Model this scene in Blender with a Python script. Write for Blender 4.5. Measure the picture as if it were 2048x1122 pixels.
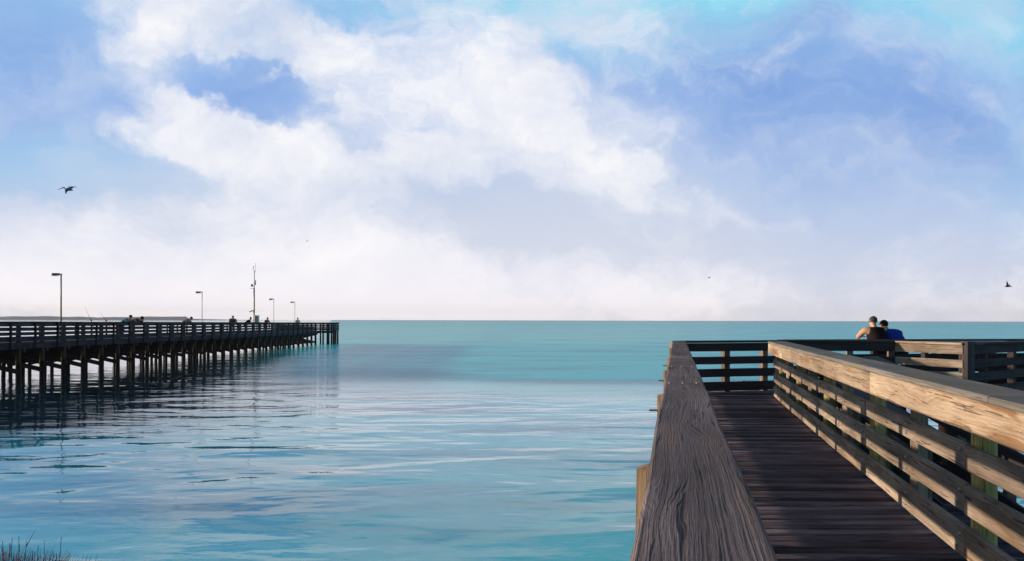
import bpy, bmesh, math, random
from mathutils import Vector, Matrix
random.seed(7)
scene = bpy.context.scene
for o in list(bpy.data.objects): bpy.data.objects.remove(o)
R = math.radians

# ------------------------------------------------------------------ camera
H = 2.9            # eye height above the water
F = 1600.0         # focal length in photo pixels (2048 wide)
cam = bpy.data.cameras.new('camera'); camo = bpy.data.objects.new('camera', cam)
scene.collection.objects.link(camo); scene.camera = camo
camo.location = (0, 0, H); camo.rotation_mode = 'XYZ'
camo.matrix_world = Matrix.Translation((0, 0, H)) @ Matrix.Rotation(R(90), 4, 'X') @ Matrix.Rotation(R(0.14), 4, 'Z')
cam.sensor_width = 36; cam.lens = 36*F/2048; cam.shift_y = 79.5/2048
cam.clip_start = 0.05; cam.clip_end = 60000
scene.render.resolution_x = 1024; scene.render.resolution_y = 561
scene.view_settings.view_transform = 'Standard'; scene.view_settings.look = 'None'
scene.view_settings.gamma = 1; scene.view_settings.exposure = 0
scene.cycles.max_bounces = 6

# ------------------------------------------------------------------ node helper
class NT:
    def __init__(s, tree): s.t = tree; s.n = tree.nodes; s.l = tree.links; s.n.clear()
    def node(s, typ, ins=None, **props):
        n = s.n.new(typ)
        for k, v in props.items(): setattr(n, k, v)
        if ins:
            for k, v in ins.items(): s.set(n.inputs[k], v)
        return n
    def set(s, sock, v):
        if isinstance(v, bpy.types.NodeSocket): s.l.new(v, sock)
        elif isinstance(v, bpy.types.Node): s.l.new(v.outputs[0], sock)
        elif sock.type == 'RGBA' and hasattr(v, '__len__') and len(v) == 3: sock.default_value = (*v, 1)
        else: sock.default_value = v
    def m(s, op, a, b=None, c=None, clamp=False):
        n = s.n.new('ShaderNodeMath'); n.operation = op; n.use_clamp = clamp
        s.set(n.inputs[0], a)
        if b is not None: s.set(n.inputs[1], b)
        if c is not None: s.set(n.inputs[2], c)
        return n.outputs[0]
    def vm(s, op, a, b):
        n = s.n.new('ShaderNodeVectorMath'); n.operation = op
        s.set(n.inputs[0], a); s.set(n.inputs[1], b); return n.outputs[0]
    def xyz(s, x=0., y=0., z=0.):
        return s.node('ShaderNodeCombineXYZ', {0: x, 1: y, 2: z}).outputs[0]
    def noise(s, vec, scale, detail=3, rough=.5, dist=0., col=False):
        n = s.node('ShaderNodeTexNoise', {'Vector': vec, 'Scale': scale, 'Detail': detail, 'Roughness': rough, 'Distortion': dist})
        return n.outputs[1 if col else 0]
    def mapping(s, vec, loc=(0,0,0), rot=(0,0,0), scale=(1,1,1)):
        return s.node('ShaderNodeMapping', {'Vector': vec, 'Location': loc, 'Rotation': rot, 'Scale': scale}).outputs[0]
    def mix(s, f, a, b, blend='MIX'):
        n = s.n.new('ShaderNodeMix'); n.data_type = 'RGBA'; n.blend_type = blend
        s.set(n.inputs[0], f); s.set(n.inputs[6], a); s.set(n.inputs[7], b); return n.outputs[2]
    def ramp(s, f, stops, interp='LINEAR'):
        n = s.n.new('ShaderNodeValToRGB'); e = n.color_ramp.elements; n.color_ramp.interpolation = interp
        while len(e) < len(stops): e.new(0.5)
        for i, (p, c) in enumerate(stops):
            e[i].position = p; e[i].color = (*c, 1) if hasattr(c, '__len__') else (c, c, c, 1)
        s.set(n.inputs[0], f); return n.outputs[0]
    def rng(s, v, a, b, c=0., d=1., smooth=False):
        n = s.node('ShaderNodeMapRange', {0: v, 1: a, 2: b, 3: c, 4: d})
        if smooth: n.interpolation_type = 'SMOOTHSTEP'
        return n.outputs[0]

def srgb(r, g, b):
    f = lambda c: (c/255/12.92) if c/255 <= .04045 else ((c/255+.055)/1.055)**2.4
    return (f(r), f(g), f(b))

# ------------------------------------------------------------------ sky and sun
SUN_EL, SUN_AZ = 8.2, -76.0        # azimuth measured from +Y (camera forward), negative = left
w = bpy.data.worlds.new('World'); scene.world = w; w.use_nodes = True
N = NT(w.node_tree)
tc = N.node('ShaderNodeTexCoord')
dirv = N.node('ShaderNodeVectorMath', {0: tc.outputs['Generated']}, operation='NORMALIZE').outputs[0]
sp = N.node('ShaderNodeSeparateXYZ', {0: dirv})
dx, dy, dz = sp.outputs
sky = N.node('ShaderNodeTexSky', sky_type='NISHITA', sun_disc=False)
sky.sun_elevation = R(SUN_EL); sky.sun_rotation = R(SUN_AZ); sky.air_density = 1.0; sky.dust_density = .6; sky.ozone_density = 2.0
skyc = N.mix(1.0, sky.outputs[0], (0.11, 0.11, 0.11), 'MULTIPLY')
# direction coordinates on the seaward half: U along the horizon, V upwards
dyc = N.m('MAXIMUM', dy, 0.12)
U = N.m('DIVIDE', dx, dyc); V = N.m('DIVIDE', N.m('MAXIMUM', dz, 0.0), dyc)
P = N.xyz(U, V, 0.0)
def px(x, y): return ((x-1024)/F, (640-y)/F)
def blob(x, y, rx, ry, rot=0, P=P):
    u, v = px(x, y)
    a = N.vm('SUBTRACT', P, (u, v, 0))
    b = N.mapping(a, rot=(0, 0, R(rot)))
    c = N.vm('MULTIPLY', b, (F/rx, F/ry, 0))
    g = N.node('ShaderNodeTexGradient', {0: c}, gradient_type='SPHERICAL').outputs[1]
    return g
def total(lst, P=P):
    acc = None
    for (x, y, rx, ry, rot, amp) in lst:
        t = N.m('MULTIPLY', blob(x, y, rx, ry, rot, P), amp)
        acc = t if acc is None else N.m('ADD', acc, t)
    return acc
# domain warp
warpc = N.noise(P, 3.2, 5, .58, 0, True)
warp = N.vm('MULTIPLY', N.vm('SUBTRACT', warpc, (.5, .5, .5)), (.26, .18, 0))
warp2 = N.vm('MULTIPLY', N.vm('SUBTRACT', N.noise(P, 13, 6, .65, 0, True), (.5, .5, .5)), (.085, .065, 0))
PW = N.vm('ADD', N.vm('ADD', P, warp), warp2)
fb = N.noise(N.mapping(PW, loc=(3.1, 1.7, 0), rot=(0, 0, R(28)), scale=(1, 1.7, 1)), 3.6, 8, .58)
fb2 = N.noise(N.mapping(PW, loc=(8.4, 2.2, 0.3), rot=(0, 0, R(20)), scale=(1, 1.7, 1)), 12, 9, .68)
white = total([
    (300, 90, 230, 120, 25, .85), (560, 90, 330, 110, 20, .6), (300, 250, 260, 60, 12, .75), (520, 270, 330, 80, 28, .75),
    (950, 190, 420, 210, 18, 1.15), (620, 360, 520, 190, 20, 1.0), (850, 315, 170, 60, 0, .8), (780, 340, 120, 40, -30, .5),
    (200, 560, 800, 190, 0, 1.3), (800, 600, 900, 130, 0, .9), (650, 520, 900, 220, 0, .45), (1180, 70, 200, 130, 0, .9),
    (330, 20, 250, 70, 0, .5), (1200, 300, 300, 170, 20, .35), (1420, 300, 300, 40, 24, .35), (1750, 640, 900, 120, 0, .3), (1480, 420, 260, 60, 10, .25),
    (520, 195, 200, 46, 24, -1.35), (380, 150, 120, 40, 10, -.6), (60, 60, 220, 130, 0, -.8), (110, 320, 330, 100, 0, -.9), (60, 190, 240, 110, 0, -.7),
    (640, 480, 120, 90, 0, -.45), (1000, 440, 420, 130, 8, -.5), (1150, 120, 110, 60, 30, -.9), (640, 20, 200, 40, 8, -.6), (940, 380, 240, 50, 0, -.4)], PW)
dens = N.m('ADD', white, N.m('ADD', N.m('MULTIPLY', N.m('SUBTRACT', fb, .5), 2.1), N.m('MULTIPLY', N.m('SUBTRACT', fb2, .5), 1.4)))
cm = N.rng(dens, -.1, 1.1, 0, 1, True)
# clear-air colour of the bank by elevation and bearing
base = N.ramp(V, [(0.0, srgb(224, 221, 234)), (.05, srgb(206, 212, 232)), (.15, srgb(178, 199, 234)), (.28, srgb(148, 182, 234)), (.42, srgb(150, 192, 236))])
cy = total([(1230, -10, 460, 190, 0, 1.7), (2000, 30, 420, 130, 12, 1.1), (1660, -40, 700, 120, 0, .7), (2048, 300, 200, 260, 0, .35), (150, 330, 500, 120, 0, .45), (850, 30, 400, 60, 0, .5)], PW)
base = N.mix(N.m('MULTIPLY', cy, .7, clamp=True), base, srgb(140, 218, 242))
dk = total([(1560, 190, 420, 170, 20, .9), (1880, 240, 260, 150, 30, .75), (1590, 60, 130, 60, 0, .6), (540, 190, 150, 90, 0, .6), (60, 90, 180, 120, 0, .5)], PW)
base = N.mix(N.m('MULTIPLY', dk, .66, clamp=True), base, srgb(112, 154, 218))
pale = N.m('MULTIPLY', N.rng(N.noise(N.mapping(PW, loc=(1, 5, 0), rot=(0, 0, R(-25)), scale=(1, 2.2, 1)), 4.5, 8, .62), .40, .70, 0, 1, True), .62)
base = N.mix(pale, base, srgb(196, 212, 238))
veil = total([(860, 500, 800, 260, 0, 1.1), (1500, 620, 900, 200, 0, .8), (300, 420, 500, 120, 0, .5), (1200, 330, 400, 220, 20, .5)], PW)
base = N.mix(N.m('MULTIPLY', veil, .85, clamp=True), base, srgb(214, 220, 235))
cs = N.rng(N.noise(N.mapping(PW, loc=(5, 3, 1), scale=(1, 1.4, 1)), 5.5, 9, .62), .36, .64, 0, 1, True)
big = N.rng(N.noise(N.mapping(P, loc=(2, 7, 1), rot=(0, 0, R(-30)), scale=(1, 1.6, 1)), 3.0, 5, .6, .4), .40, .62, 0, 1, True)
cs = N.m('ADD', N.m('MULTIPLY', cs, .55), N.m('MULTIPLY', big, .5), clamp=True)
cloudc = N.mix(cs, srgb(214, 222, 240), srgb(254, 253, 255))
lowwhite = N.rng(V, 0.0, .16, 1, 0, True)
cloudc = N.mix(N.m('MULTIPLY', lowwhite, .8), cloudc, (1.06, 1.0, 1.04))
bank = N.mix(cm, base, cloudc)
# overcast bank lies over the sea; overhead and behind is clear sky
front = N.m('MULTIPLY', N.rng(dy, 0.12, .45, 0, 1, True), N.rng(dz, .42, .62, 1, 0, True))
out = N.mix(front, skyc, bank)
bg = N.node('ShaderNodeBackground', {'Color': out, 'Strength': 1.0})
ow = N.node('ShaderNodeOutputWorld', {'Surface': bg.outputs[0]})
w.cycles.sampling_method = 'MANUAL'; w.cycles.sample_map_resolution = 512

sl = bpy.data.lights.new('sun', 'SUN'); sl.energy = 5.0; sl.angle = R(1.2); sl.color = (1, .79, .57)
so = bpy.data.objects.new('sun', sl); scene.collection.objects.link(so)
sd = Vector((math.sin(R(SUN_AZ))*math.cos(R(SUN_EL)), math.cos(R(SUN_AZ))*math.cos(R(SUN_EL)), math.sin(R(SUN_EL))))
so.rotation_mode = 'QUATERNION'; so.rotation_quaternion = sd.to_track_quat('Z', 'Y')

# ------------------------------------------------------------------ object helpers
def tag(o, label=None, cat=None, group=None, kind=None):
    if label: o['label'] = label
    if cat: o['category'] = cat
    if group: o['group'] = group
    if kind: o['kind'] = kind
    return o
def empty(name, loc, label, cat, group=None):
    o = bpy.data.objects.new(name, None); scene.collection.objects.link(o); o.location = loc
    o.empty_display_size = .2
    return tag(o, label, cat, group)
def child(o, parent):
    o.parent = parent; o.matrix_parent_inverse = Matrix.Translation(-Vector(parent.location)) if parent.parent is None else Matrix.Identity(4)
    return o

class MB:
    """mesh builder working in world coordinates, stores grain coordinates per corner of every timber"""
    def __init__(s): s.v = []; s.f = []; s.g = []; s.t = []
    def poly(s, vs, fs, gs=None):
        b = len(s.v); s.v += [tuple(v) for v in vs]; s.f += [tuple(i+b for i in f) for f in fs]
        s.g += [tuple(g) for g in (gs if gs else vs)]; s.t += [random.random()]*len(vs)
    def box(s, c, size, rz=0):
        return s.beam(Vector(c)-Vector((size[0]/2*math.cos(rz), size[0]/2*math.sin(rz), 0)), Vector(c)+Vector((size[0]/2*math.cos(rz), size[0]/2*math.sin(rz), 0)), size[1], size[2])
    def beam(s, p0, p1, wid, hei, up=(0,0,1), bev=.006, seg=1, wob=0., pts=None, lift=None):
        """timber from p0 to p1; wid across, hei along up; bevelled long edges; pts = optional polyline"""
        P_ = [Vector(p) for p in pts] if pts else [Vector(p0).lerp(Vector(p1), i/seg) for i in range(seg+1)]
        off = Vector((random.uniform(0, 50), random.uniform(0, 50), random.uniform(0, 50)))
        bev = min(bev, wid*.3, hei*.3)
        a, b = wid/2, hei/2
        prof = [(-a+bev, -b), (a-bev, -b), (a, -b+bev), (a, b-bev), (a-bev, b), (-a+bev, b), (-a, b-bev), (-a, -b+bev)]
        vs, gs, fs = [], [], []; L = 0
        n = len(P_)
        for i, p in enumerate(P_):
            d = (P_[min(i+1, n-1)]-P_[max(i-1, 0)]).normalized()
            if i: L += (p-P_[i-1]).length
            U_ = Vector(up); side = d.cross(U_).normalized(); U_ = side.cross(d).normalized()
            w1, w2 = random.uniform(-wob, wob), random.uniform(-wob, wob)
            for (x, y) in prof:
                vs.append(p+side*(x+w1)+U_*(y+w2)); gs.append(off+Vector((L, x, y)))
        for i in range(n-1):
            for k in range(8):
                q = (k+1) % 8
                fs.append((i*8+k, i*8+q, (i+1)*8+q, (i+1)*8+k))
        fs.append(tuple(range(7, -1, -1))); fs.append(tuple((n-1)*8+k for k in range(8)))
        s.poly(vs, fs, gs)
        return s
    def cyl(s, p0, p1, r0, r1=None, n=12, rings=1, wob=0., cap=True):
        p0, p1 = Vector(p0), Vector(p1); r1 = r0 if r1 is None else r1
        d = (p1-p0).normalized(); t = Vector((1,0,0)) if abs(d.x) < .9 else Vector((0,1,0))
        a = d.cross(t).normalized(); b = d.cross(a)
        off = Vector((random.uniform(0, 50), random.uniform(0, 50), random.uniform(0, 50)))
        vs, gs, fs = [], [], []; L = (p1-p0).length
        lob = [1+random.uniform(-wob, wob) for _ in range(n)]
        for i in range(rings+1):
            t = i/rings; c = p0.lerp(p1, t); r = r0+(r1-r0)*t
            for k in range(n):
                an = 2*math.pi*k/n; rr = r*lob[k]*(1+random.uniform(-wob, wob)*.3)
                q = a*math.cos(an)*rr+b*math.sin(an)*rr
                vs.append(c+q); gs.append(off+Vector((L*t, math.cos(an)*rr, math.sin(an)*rr)))
        for i in range(rings):
            for k in range(n):
                q = (k+1) % n; fs.append((i*n+k, (i+1)*n+k, (i+1)*n+q, i*n+q))
        if cap: fs.append(tuple(range(n))); fs.append(tuple(rings*n+k for k in reversed(range(n))))
        s.poly(vs, fs, gs); return s
    def ball(s, c, r, n=10, m=6, rot=None):
        c = Vector(c); r = Vector(r) if hasattr(r, '__len__') else Vector((r, r, r))
        vs, fs = [], []
        rot = rot or Matrix.Identity(3)
        for i in range(m+1):
            th = math.pi*i/m
            for k in range(n):
                ph = 2*math.pi*k/n
                vs.append(c+rot @ Vector((r.x*math.sin(th)*math.cos(ph), r.y*math.sin(th)*math.sin(ph), r.z*math.cos(th))))
        for i in range(m):
            for k in range(n):
                q = (k+1) % n; fs.append((i*n+k, (i+1)*n+k, (i+1)*n+q, i*n+q))
        s.poly(vs, fs); return s
    def build(s, name, mat, parent=None, smooth=False):
        me = bpy.data.meshes.new(name); me.from_pydata(s.v, [], s.f)
        at = me.attributes.new('grain', 'FLOAT_VECTOR', 'POINT')
        at.data.foreach_set('vector', [c for g in s.g for c in g])
        me.attributes.new('tone', 'FLOAT', 'POINT').data.foreach_set('value', s.t)
        bm = bmesh.new(); bm.from_mesh(me); bmesh.ops.recalc_face_normals(bm, faces=bm.faces); bm.to_mesh(me); bm.free()
        if smooth: me.polygons.foreach_set('use_smooth', [True]*len(me.polygons))
        me.materials.append(mat); me.update()
        o = bpy.data.objects.new(name, me); scene.collection.objects.link(o)
        # local origin at the part's own base
        if parent is not None:
            child(o, parent)
        return o

# ------------------------------------------------------------------ materials
def principled(name, color, rough=.6, metal=0, spec=.5):
    m = bpy.data.materials.new(name); m.use_nodes = True; T = NT(m.node_tree)
    b = T.node('ShaderNodeBsdfPrincipled'); T.set(b.inputs['Base Color'], color); b.inputs['Roughness'].default_value = rough
    b.inputs['Metallic'].default_value = metal; b.inputs['Specular IOR Level'].default_value = spec
    T.node('ShaderNodeOutputMaterial', {0: b.outputs[0]})
    return m, T, b
def plain(name, color, rough=.6, metal=0, var=.25, spec=.4):
    m, T, b = principled(name, color, rough, metal, spec)
    g = T.node('ShaderNodeTexCoord').outputs['Object']
    n = T.noise(g, 14, 4, .6)
    c = T.mix(T.rng(n, .3, .7, 0, 1), tuple(x*(1-var) for x in color), tuple(min(1, x*(1+var)) for x in color))
    T.set(b.inputs['Base Color'], c)
    T.set(b.inputs['Normal'], T.node('ShaderNodeBump', {'Height': n, 'Strength': .25, 'Distance': .01}).outputs[0])
    return m
def wood(name, light, dark, stain=None, stain_amt=.4, lines=60., bump=.6, dist=.003, deep=False, rough=.85, wear=.5, crackw=.5, spec=.25, vary=.25):
    m, T, b = principled(name, light, rough, 0, spec)
    g = T.node('ShaderNodeAttribute', attribute_name='grain').outputs['Vector']
    # wandering grain: shift the across-grain coordinate slowly along the board, swirl round knots
    lo = T.noise(T.mapping(g, scale=(.9, 4, 4)), 1.0, 3, .5)
    mid = T.noise(T.mapping(g, scale=(5, 16, 16)), 1.0, 3, .55)
    vor = T.node('ShaderNodeTexVoronoi', {'Vector': T.mapping(g, scale=(1.15, 5.5, 2.5)), 'Scale': 1.0, 'Randomness': 1.0})
    kn = T.rng(vor.outputs['Distance'], .02, .42, 1, 0, True)
    s = T.node('ShaderNodeSeparateXYZ', {0: g})
    yy = T.m('ADD', s.outputs[1], T.m('MULTIPLY', s.outputs[2], .8))
    yy = T.m('ADD', yy, T.m('MULTIPLY', lo, .05 if deep else .07))
    yy = T.m('ADD', yy, T.m('MULTIPLY', mid, .006 if deep else .003))
    yy = T.m('ADD', yy, T.m('MULTIPLY', kn, .05 if deep else .03))
    ph = T.m('MULTIPLY', yy, lines*2*math.pi)
    ring = T.m('ADD', T.m('MULTIPLY', T.m('SINE', ph), .5), .5)
    ring2 = T.m('ADD', T.m('MULTIPLY', T.m('SINE', T.m('ADD', T.m('MULTIPLY', ph, .37), 1.3)), .5), .5)
    fib = T.noise(T.mapping(g, scale=(6, 240, 240)), 1.0, 3, .65)
    crack = T.rng(T.noise(T.vm('ADD', T.mapping(g, scale=(1.6, 60, 60)), T.xyz(0., T.m('MULTIPLY', lo, 9.), 0.)), 1.0, 2, .5), .30, .40, 1, 0, True)
    rn = T.noise(T.xyz(T.m('MULTIPLY', s.outputs[0], .55), T.m('MULTIPLY', yy, lines*1.5), 0.), 1.0, 3, .6)
    rn = T.rng(rn, .3, .7, 0, 1, True)
    h = T.m('ADD', T.m('ADD', T.m('MULTIPLY', T.m('POWER', ring, .6), .28), T.m('MULTIPLY', ring2, .14)), T.m('MULTIPLY', rn, .68))
    patch = T.rng(T.noise(T.mapping(g, loc=(7, 3, 1), scale=(1.0, 5, 5)), 1.0, 3, .5), .38, .62, .35, 1, True)
    h = T.m('MULTIPLY', h, patch)
    hh = T.m('ADD', T.m('ADD', h, T.m('MULTIPLY', fib, .8)), T.m('MULTIPLY', crack, -crackw*1.6))
    tone = T.m('ADD', T.m('MULTIPLY', h, .55), T.m('MULTIPLY', fib, .55))
    tone = T.m('ADD', tone, T.m('MULTIPLY', T.m('SUBTRACT', T.noise(T.mapping(g, scale=(.7, 3, 3)), 1.0, 4, .6), .5), 1.3*wear))
    col = T.mix(T.rng(tone, .1, .95, 0, 1), dark, light)
    col = T.mix(T.m('MULTIPLY', crack, crackw), col, tuple(c*.25 for c in dark))
    kd = T.rng(vor.outputs['Distance'], .0, .09, 1, 0, True)
    col = T.mix(T.m('MULTIPLY', kd, .7), col, tuple(c*.5 for c in dark))
    tn = T.node('ShaderNodeAttribute', attribute_name='tone').outputs['Fac']
    tf = T.rng(tn, 0, 1, 1-vary, 1+vary)
    col = T.mix(1.0, col, T.node('ShaderNodeCombineColor', {0: tf, 1: tf, 2: tf}).outputs[0], 'MULTIPLY')
    if stain:
        st = T.rng(T.noise(T.mapping(g, loc=(2, 9, 4), scale=(.8, 6, 6)), 1.0, 5, .6, .6), .5, .66, 0, 1, True)
        col = T.mix(T.m('MULTIPLY', st, stain_amt), col, stain)
    T.set(b.inputs['Base Color'], col)
    T.set(b.inputs['Roughness'], T.rng(fib, .3, .7, rough-.12, min(1, rough+.08)))
    bp = T.node('ShaderNodeBump', {'Height': hh, 'Strength': bump, 'Distance': dist})
    T.set(b.inputs['Normal'], bp.outputs[0])
    return m, T, b, col

M = {}
M['cap_grey'] = wood('weathered grey cap timber', srgb(148, 134, 136), srgb(32, 28, 36), srgb(124, 100, 86), .5, lines=85, bump=1.0, dist=.010, deep=True, rough=.8, wear=.6, crackw=.8)[0]
M['cap_warm'] = wood('sun bleached cap timber', srgb(214, 194, 170), srgb(122, 100, 82), srgb(134, 96, 60), .8, lines=60, bump=.9, dist=.004, wear=.8, crackw=.7)[0]
M['cap_top'] = wood('greenish weathered cap top', srgb(150, 146, 142), srgb(84, 80, 76), srgb(128, 122, 88), .7, lines=40, bump=.7, dist=.003, wear=.5, crackw=.5)[0]
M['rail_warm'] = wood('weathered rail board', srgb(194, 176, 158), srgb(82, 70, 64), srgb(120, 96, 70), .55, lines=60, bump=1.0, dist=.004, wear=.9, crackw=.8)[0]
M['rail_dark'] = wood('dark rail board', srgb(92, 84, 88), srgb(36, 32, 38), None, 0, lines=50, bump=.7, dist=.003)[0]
M['deck'] = wood('dark worn deck plank', srgb(166, 154, 164), srgb(32, 28, 38), srgb(104, 80, 80), .4, vary=.55, lines=55, bump=1.0, dist=.006, wear=.9, crackw=.7, rough=.85, spec=.06)[0]
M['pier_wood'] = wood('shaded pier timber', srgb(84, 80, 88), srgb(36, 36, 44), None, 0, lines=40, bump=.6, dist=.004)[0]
def pile_mat(name, light, dark, wetz):
    m, T, b, col = wood(name, light, dark, srgb(140, 136, 78), .45, lines=30, bump=.9, dist=.006, crackw=.8)
    pos = T.node('ShaderNodeNewGeometry').outputs['Position']
    z = T.node('ShaderNodeSeparateXYZ', {0: pos}).outputs[2]
    z = T.m('ADD', z, T.m('MULTIPLY', T.m('SUBTRACT', T.noise(pos, 6, 3), .5), .25))
    wet = T.rng(z, wetz-.12, wetz+.12, 1, 0, True)
    T.set(b.inputs['Base Color'], T.mix(wet, col, srgb(44, 30, 24)))
    return m
M['pile_green'] = pile_mat('treated piling with algae', srgb(214, 200, 140), srgb(128, 112, 66), .62)
M['pile_pier'] = pile_mat('pier piling', srgb(112, 90, 72), srgb(46, 38, 38), .9)
M['pile_tan'] = pile_mat('weathered tan piling', srgb(176, 150, 122), srgb(84, 66, 56), .62)
M['bolt'] = plain('galvanised bolt', (.45, .45, .47), .45, .8)
M['lamp_metal'] = plain('dull bronze lamp metal', (.16, .14, .12), .5, .3)
M['pale_metal'] = plain('pale galvanised metal', (.5, .49, .44), .5, .4)
M['white_paint'] = plain('white painted metal', (.75, .76, .78), .5)
M['black_metal'] = plain('black equipment', (.03, .03, .035), .5)
M['glass'] = plain('lamp lens', (.5, .5, .48), .2)
def fabric(name, c): return plain(name, c, .9, 0, .2, .1)
M['skin'] = plain('skin', (.62, .36, .24), .6, 0, .08)
M['black_cloth'] = fabric('black cotton', (.018, .013, .016))
M['blue_cloth'] = fabric('royal blue cotton', (.02, .06, .42))
M['denim'] = fabric('dark denim', (.03, .04, .08))
M['khaki'] = fabric('khaki cloth', (.2, .17, .12))
M['grey_cloth'] = fabric('grey jersey', (.18, .18, .2))
M['teal_cloth'] = fabric('teal jacket', (.05, .25, .36))
M['brown_cloth'] = fabric('brown coat', (.1, .08, .07))
M['red_cloth'] = fabric('dark red jacket', (.2, .04, .05))
M['white_cloth'] = fabric('white shirt', (.7, .7, .7))
M['hair_dark'] = fabric('dark hair', (.03, .022, .02))
M['hair_grey'] = fabric('greying hair', (.10, .09, .085))
M['feather'] = plain('slate feathers', (.10, .17, .27), .8)
M['feather_dark'] = plain('dark feathers', (.012, .014, .02), .8)

# ------------------------------------------------------------------ water
def water():
    me = bpy.data.meshes.new('water')
    S = 30000
    me.from_pydata([(-S, -S, 0), (S, -S, 0), (S, S, 0), (-S, S, 0)], [], [(0, 1, 2, 3)])
    o = bpy.data.objects.new('water', me); scene.collection.objects.link(o); tag(o, kind='structure')
    m, T, b = principled('sea water', (.02, .2, .28), .04, 0, .5)
    b.inputs['IOR'].default_value = 1.333
    pos = T.node('ShaderNodeNewGeometry').outputs['Position']
    s = T.node('ShaderNodeSeparateXYZ', {0: pos}); X, Y = s.outputs[0], s.outputs[1]
    # large wind zones: calm water near, ruffled band from about 38 m to 90 m, calmer again beyond
    wn = T.m('MULTIPLY', T.m('SUBTRACT', T.noise(T.mapping(pos, scale=(.012, .03, 1)), 1.0, 4, .55), .5), 26.)
    Yw = T.m('ADD', Y, wn)
    edge = T.m('ADD', Yw, T.m('MULTIPLY', X, .12))
    ruff = T.m('MULTIPLY', T.rng(edge, 26, 44, 0, 1, True), T.rng(edge, 74, 140, 1, .55, True))
    lee = T.m('ADD', X, T.m('MULTIPLY', T.m('MAXIMUM', T.m('SUBTRACT', Y, 25.), 0.), .225))
    pier_calm = T.rng(lee, -12, -6, .06, 1, True)
    ruff = T.m('MULTIPLY', ruff, pier_calm)
    patch = T.rng(T.noise(T.mapping(pos, loc=(3, 1, 0), scale=(.05, .16, 1)), 1.0, 4, .55), .36, .66, .35, 1.25, True)
    warp = T.vm('MULTIPLY', T.vm('SUBTRACT', T.noise(T.mapping(pos, scale=(.12, .3, 1)), 1.0, 2, .5, 0, True), (.5, .5, .5)), (3, 1.2, 0))
    pw = T.vm('ADD', pos, warp)
    swell = T.noise(T.mapping(pw, rot=(0, 0, R(-6)), scale=(.26, .52, 1)), 1.0, 2, .5)
    rip = T.noise(T.mapping(pw, rot=(0, 0, R(-5)), scale=(1.5, 2.7, 1)), 1.0, 3, .5)
    fine = T.noise(T.mapping(pos, rot=(0, 0, R(3)), scale=(3.2, 9, 1)), 1.0, 3, .6)
    chop = T.noise(T.mapping(pos, rot=(0, 0, R(6)), scale=(1.6, 3.4, 1)), 1.0, 4, .62)
    # heights in metres
    h = T.m('MULTIPLY', swell, .13)
    h = T.m('ADD', h, T.m('MULTIPLY', T.noise(T.mapping(pw, loc=(5, 5, 0), rot=(0, 0, R(9)), scale=(.55, 1.15, 1)), 1.0, 2, .5), .04))
    h = T.m('ADD', h, T.m('MULTIPLY', T.m('MULTIPLY', rip, .012), patch))
    h = T.m('ADD', h, T.m('MULTIPLY', T.m('MULTIPLY', fine, .0016), patch))
    h = T.m('ADD', h, T.m('MULTIPLY', T.m('MULTIPLY', chop, .10), ruff))
    h = T.m('MULTIPLY', h, T.rng(X, -14, -5, .42, 1, True))
    bp = T.node('ShaderNodeBump', {'Height': h, 'Strength': 1.0, 'Distance': 1.0})
    T.set(b.inputs['Normal'], bp.outputs[0])
    # body colour: turquoise shoals, greyer leftwards, the pier's dark reflection painted in
    t = T.noise(T.mapping(pw, loc=(11, 4, 0), scale=(.07, .22, 1)), 1.0, 4, .55)
    tt = T.rng(t, .34, .58, 0, 1, True)
    col = T.mix(tt, srgb(12, 138, 178), srgb(8, 224, 246))
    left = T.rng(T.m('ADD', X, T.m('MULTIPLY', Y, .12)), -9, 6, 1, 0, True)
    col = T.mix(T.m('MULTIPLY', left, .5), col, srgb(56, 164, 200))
    deepc = T.mix(tt, srgb(22, 196, 218), srgb(50, 236, 244))
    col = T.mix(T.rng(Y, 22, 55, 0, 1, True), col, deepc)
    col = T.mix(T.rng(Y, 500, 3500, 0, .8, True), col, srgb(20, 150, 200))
    pier_refl = T.m('MULTIPLY', T.rng(T.m('ADD', X, T.m('MULTIPLY', T.m('MAXIMUM', T.m('SUBTRACT', Y, 25.), 0.), .27)), -12.5, -5.5, 1, 0, True), T.m('MULTIPLY', T.rng(Y, 17, 22, 0, 1, True), T.rng(Y, 60, 85, 1, 0, True)))
    col = T.mix(T.m('MULTIPLY', pier_refl, .96), col, srgb(14, 40, 54))  # near-black reflection and shade of the pier put into the body colour
    rough = T.m('ADD', .03, T.m('MULTIPLY', ruff, .10))
    fr = T.node('ShaderNodeFresnel', {'IOR': 1.333, 'Normal': bp.outputs[0]}).outputs[0]
    # short steep wavelets tilt the surface towards the eye, so a ruffled sea mirrors less of the low sky
    band = T.m('MULTIPLY', T.m('MULTIPLY', T.rng(Yw, 22, 44, 0, 1, True), pier_calm), .85)
    lim = T.rng(T.m('MAXIMUM', T.m('MAXIMUM', ruff, band), T.m('MULTIPLY', T.rng(Y, 90, 400, 0, 1), pier_calm)), 0, .9, .80, .27)
    fr = T.m('MINIMUM', fr, lim)
    df = T.node('ShaderNodeBsdfDiffuse', {'Color': col})
    gl = T.node('ShaderNodeBsdfGlossy', {'Color': (1, 1, 1), 'Roughness': rough, 'Normal': bp.outputs[0]})
    mx = T.node('ShaderNodeMixShader', {0: fr, 1: df.outputs[0], 2: gl.outputs[0]})
    T.n.remove(b)
    outn = [n for n in T.n if n.type == 'OUTPUT_MATERIAL'][0]
    T.l.new(mx.outputs[0], outn.inputs[0])
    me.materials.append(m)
water()

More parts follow.
